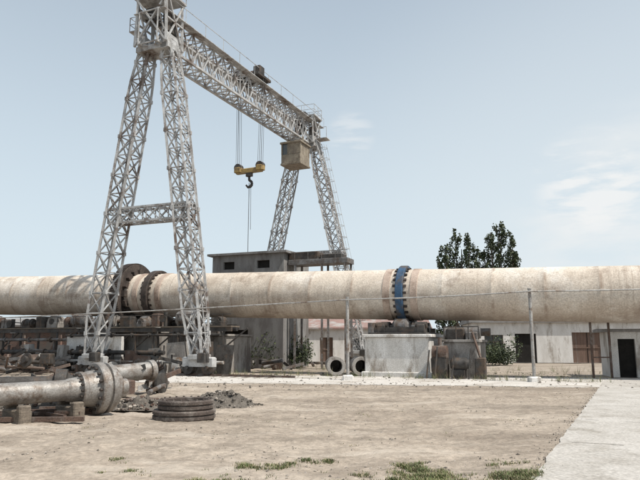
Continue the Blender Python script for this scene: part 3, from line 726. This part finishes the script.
def poplar(x,y,h,seed,spires):
    random.seed(seed); np.random.seed(seed)
    e=empty('poplar_tree'); b=B()
    b.cyl((x,y,-.1),(x,y,h*.85),.32,0,12,.05); v=[];f=[];m=[]
    for (ox,oy,top,rw) in spires:
        b.cyl((x,y,h*.15),(x+ox*.8,y+oy*.8,h*.35),.18,0,8,.14); b.cyl((x+ox*.8,y+oy*.8,h*.35),(x+ox,y+oy,top*.93),.14,0,8,.03)
        z=h*.18
        while z<top-.5:
            t=(z-h*.18)/(top-h*.18); rr=rw*(math.sin(math.pi*min(1,t*.66+.24)))**.6
            for k in range(3):
                a=random.random()*6.28; q=rr*random.uniform(.3,1.05)
                cx_,cy_=x+ox+math.cos(a)*q,y+oy+math.sin(a)*q
                b.bar((x+ox,y+oy,z-.8),(cx_,cy_,z+.3),.05)
                if random.random()<.82: leaves(v,f,m,(cx_,cy_,z+random.uniform(-.3,.7)),(rr*.30+.10,rr*.30+.10,.5+rr*.25),44,.16)
            z+=.6
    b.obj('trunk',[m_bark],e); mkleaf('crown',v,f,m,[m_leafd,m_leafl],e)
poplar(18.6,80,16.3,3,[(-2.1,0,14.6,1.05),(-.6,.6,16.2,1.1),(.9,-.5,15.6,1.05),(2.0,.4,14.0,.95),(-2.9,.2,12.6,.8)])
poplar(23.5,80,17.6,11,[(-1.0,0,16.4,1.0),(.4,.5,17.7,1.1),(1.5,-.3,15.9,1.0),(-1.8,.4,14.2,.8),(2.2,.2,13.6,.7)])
random.seed(5); np.random.seed(5)
v=[];f=[];m=[]
for _ in range(26):
    x=random.uniform(-4.6,-.6); y=random.uniform(43,46); h=random.uniform(.8,2.8); leaves(v,f,m,(x,y,h*.6),(.8,.8,h*.5),220,.09)
mkleaf('bush',v,f,m,[m_leafd,m_leafl])
v=[];f=[];m=[]
for _ in range(14):
    x=random.uniform(12.8,15.2); y=random.uniform(48,51); h=random.uniform(.8,2.4); leaves(v,f,m,(x,y,h*.55),(.8,.8,h*.55),220,.09)
mkleaf('bush',v,f,m,[m_leafd,m_leafl])
v=[];f=[];m=[]
for _ in range(150):
    x=random.uniform(-110,130); y=random.uniform(95,125); h=random.uniform(2.5,4.6); leaves(v,f,m,(x,y,h*.5),(2.6,2,h*.5),110,.4)
mkleaf('distant_tree_line',v,f,m,[m_leafd,m_leafl])

# ---------------------------------------------------------------- light & sky
el=math.radians(58); azr=math.radians(122)
sd=V((math.sin(azr)*math.cos(el),math.cos(azr)*math.cos(el),math.sin(el)))
sun=bpy.data.lights.new('sun','SUN'); sun.energy=5.0; sun.angle=math.radians(.5); sun.color=(1,.95,.87)
so=bpy.data.objects.new('sun',sun); S.collection.objects.link(so); so.rotation_euler=sd.to_track_quat('Z','Y').to_euler()
w=bpy.data.worlds.new('World'); S.world=w; w.use_nodes=True; N=w.node_tree.nodes; L=w.node_tree.links; bg=N['Background']
sky=N.new('ShaderNodeTexSky'); sky.sky_type='NISHITA'; sky.sun_disc=False; sky.sun_elevation=el; sky.sun_rotation=azr
sky.dust_density=2.0; sky.air_density=1.0; sky.ozone_density=1.5
tc=N.new('ShaderNodeTexCoord'); sp=N.new('ShaderNodeSeparateXYZ'); L.new(tc.outputs['Generated'],sp.inputs[0])
def mr(src,a,b_,c_,d_):
    r=N.new('ShaderNodeMapRange'); r.interpolation_type='SMOOTHSTEP'
    for i,k in enumerate((a,b_,c_,d_)): r.inputs[i+1].default_value=k
    L.new(src,r.inputs[0]); return r.outputs[0]
def mx(f_,a,b_):
    x=N.new('ShaderNodeMix'); x.data_type='RGBA'
    L.new(f_,x.inputs[0])
    for i,k in((6,a),(7,b_)):
        if isinstance(k,tuple): x.inputs[i].default_value=(*k,1)
        else: L.new(k,x.inputs[i])
    return x.outputs[2]
def mul(a,b_):
    m_=N.new('ShaderNodeMath'); m_.operation='MULTIPLY'; L.new(a,m_.inputs[0]); L.new(b_,m_.inputs[1]); return m_.outputs[0]
c1=mx(mr(sp.outputs[2],0.0,0.75,0.95,0.42),sky.outputs[0],(6.7,7.7,8.3))
def dotm(d,a,b_,c_=0.0,e_=1.0):
    dt=N.new('ShaderNodeVectorMath'); dt.operation='DOT_PRODUCT'; L.new(tc.outputs['Generated'],dt.inputs[0]); dt.inputs[1].default_value=V(d).normalized()
    return mr(dt.outputs['Value'],a,b_,c_,e_)
def cn(sc,zsc,lo,hi,amt,dist=.2):
    mp=N.new('ShaderNodeMapping'); mp.inputs['Scale'].default_value=(1,1,zsc); L.new(tc.outputs['Generated'],mp.inputs[0])
    nn=N.new('ShaderNodeTexNoise'); nn.inputs['Scale'].default_value=sc; nn.inputs['Detail'].default_value=8; nn.inputs['Roughness'].default_value=.55; nn.inputs['Distortion'].default_value=dist; L.new(mp.outputs[0],nn.inputs[0])
    return mr(nn.outputs[0],lo,hi,0,amt)
c2=mx(dotm((.6,.95,.12),.80,1.0,0,.35),c1,(7.4,7.9,8.1))
c2=mx(mul(dotm((.54,.97,.15),.970,.999),cn(5,3.5,.38,.68,.7)),c2,(8.0,8.15,8.15))
c2=mx(mul(dotm((.44,.96,.25),.9955,.9995),cn(13,4,.40,.62,.8)),c2,(8.4,8.45,8.4))
c2=mx(mul(dotm((.05,.95,.33),.9990,.9999),cn(16,5,.36,.66,.4)),c2,(8.2,8.3,8.3))
L.new(c2,bg.inputs[0]); bg.inputs[1].default_value=.108
S.view_settings.view_transform='Standard'; S.view_settings.look='None'; S.view_settings.exposure=0

cd=bpy.data.cameras.new('camera'); cam=bpy.data.objects.new('camera',cd); S.collection.objects.link(cam)
cd.sensor_width=36; cd.lens=34.6; cd.clip_end=5000; cd.clip_start=.1
cam.location=(0,0,1.7); cam.rotation_euler=(math.radians(90+9.5),0,0); S.camera=cam
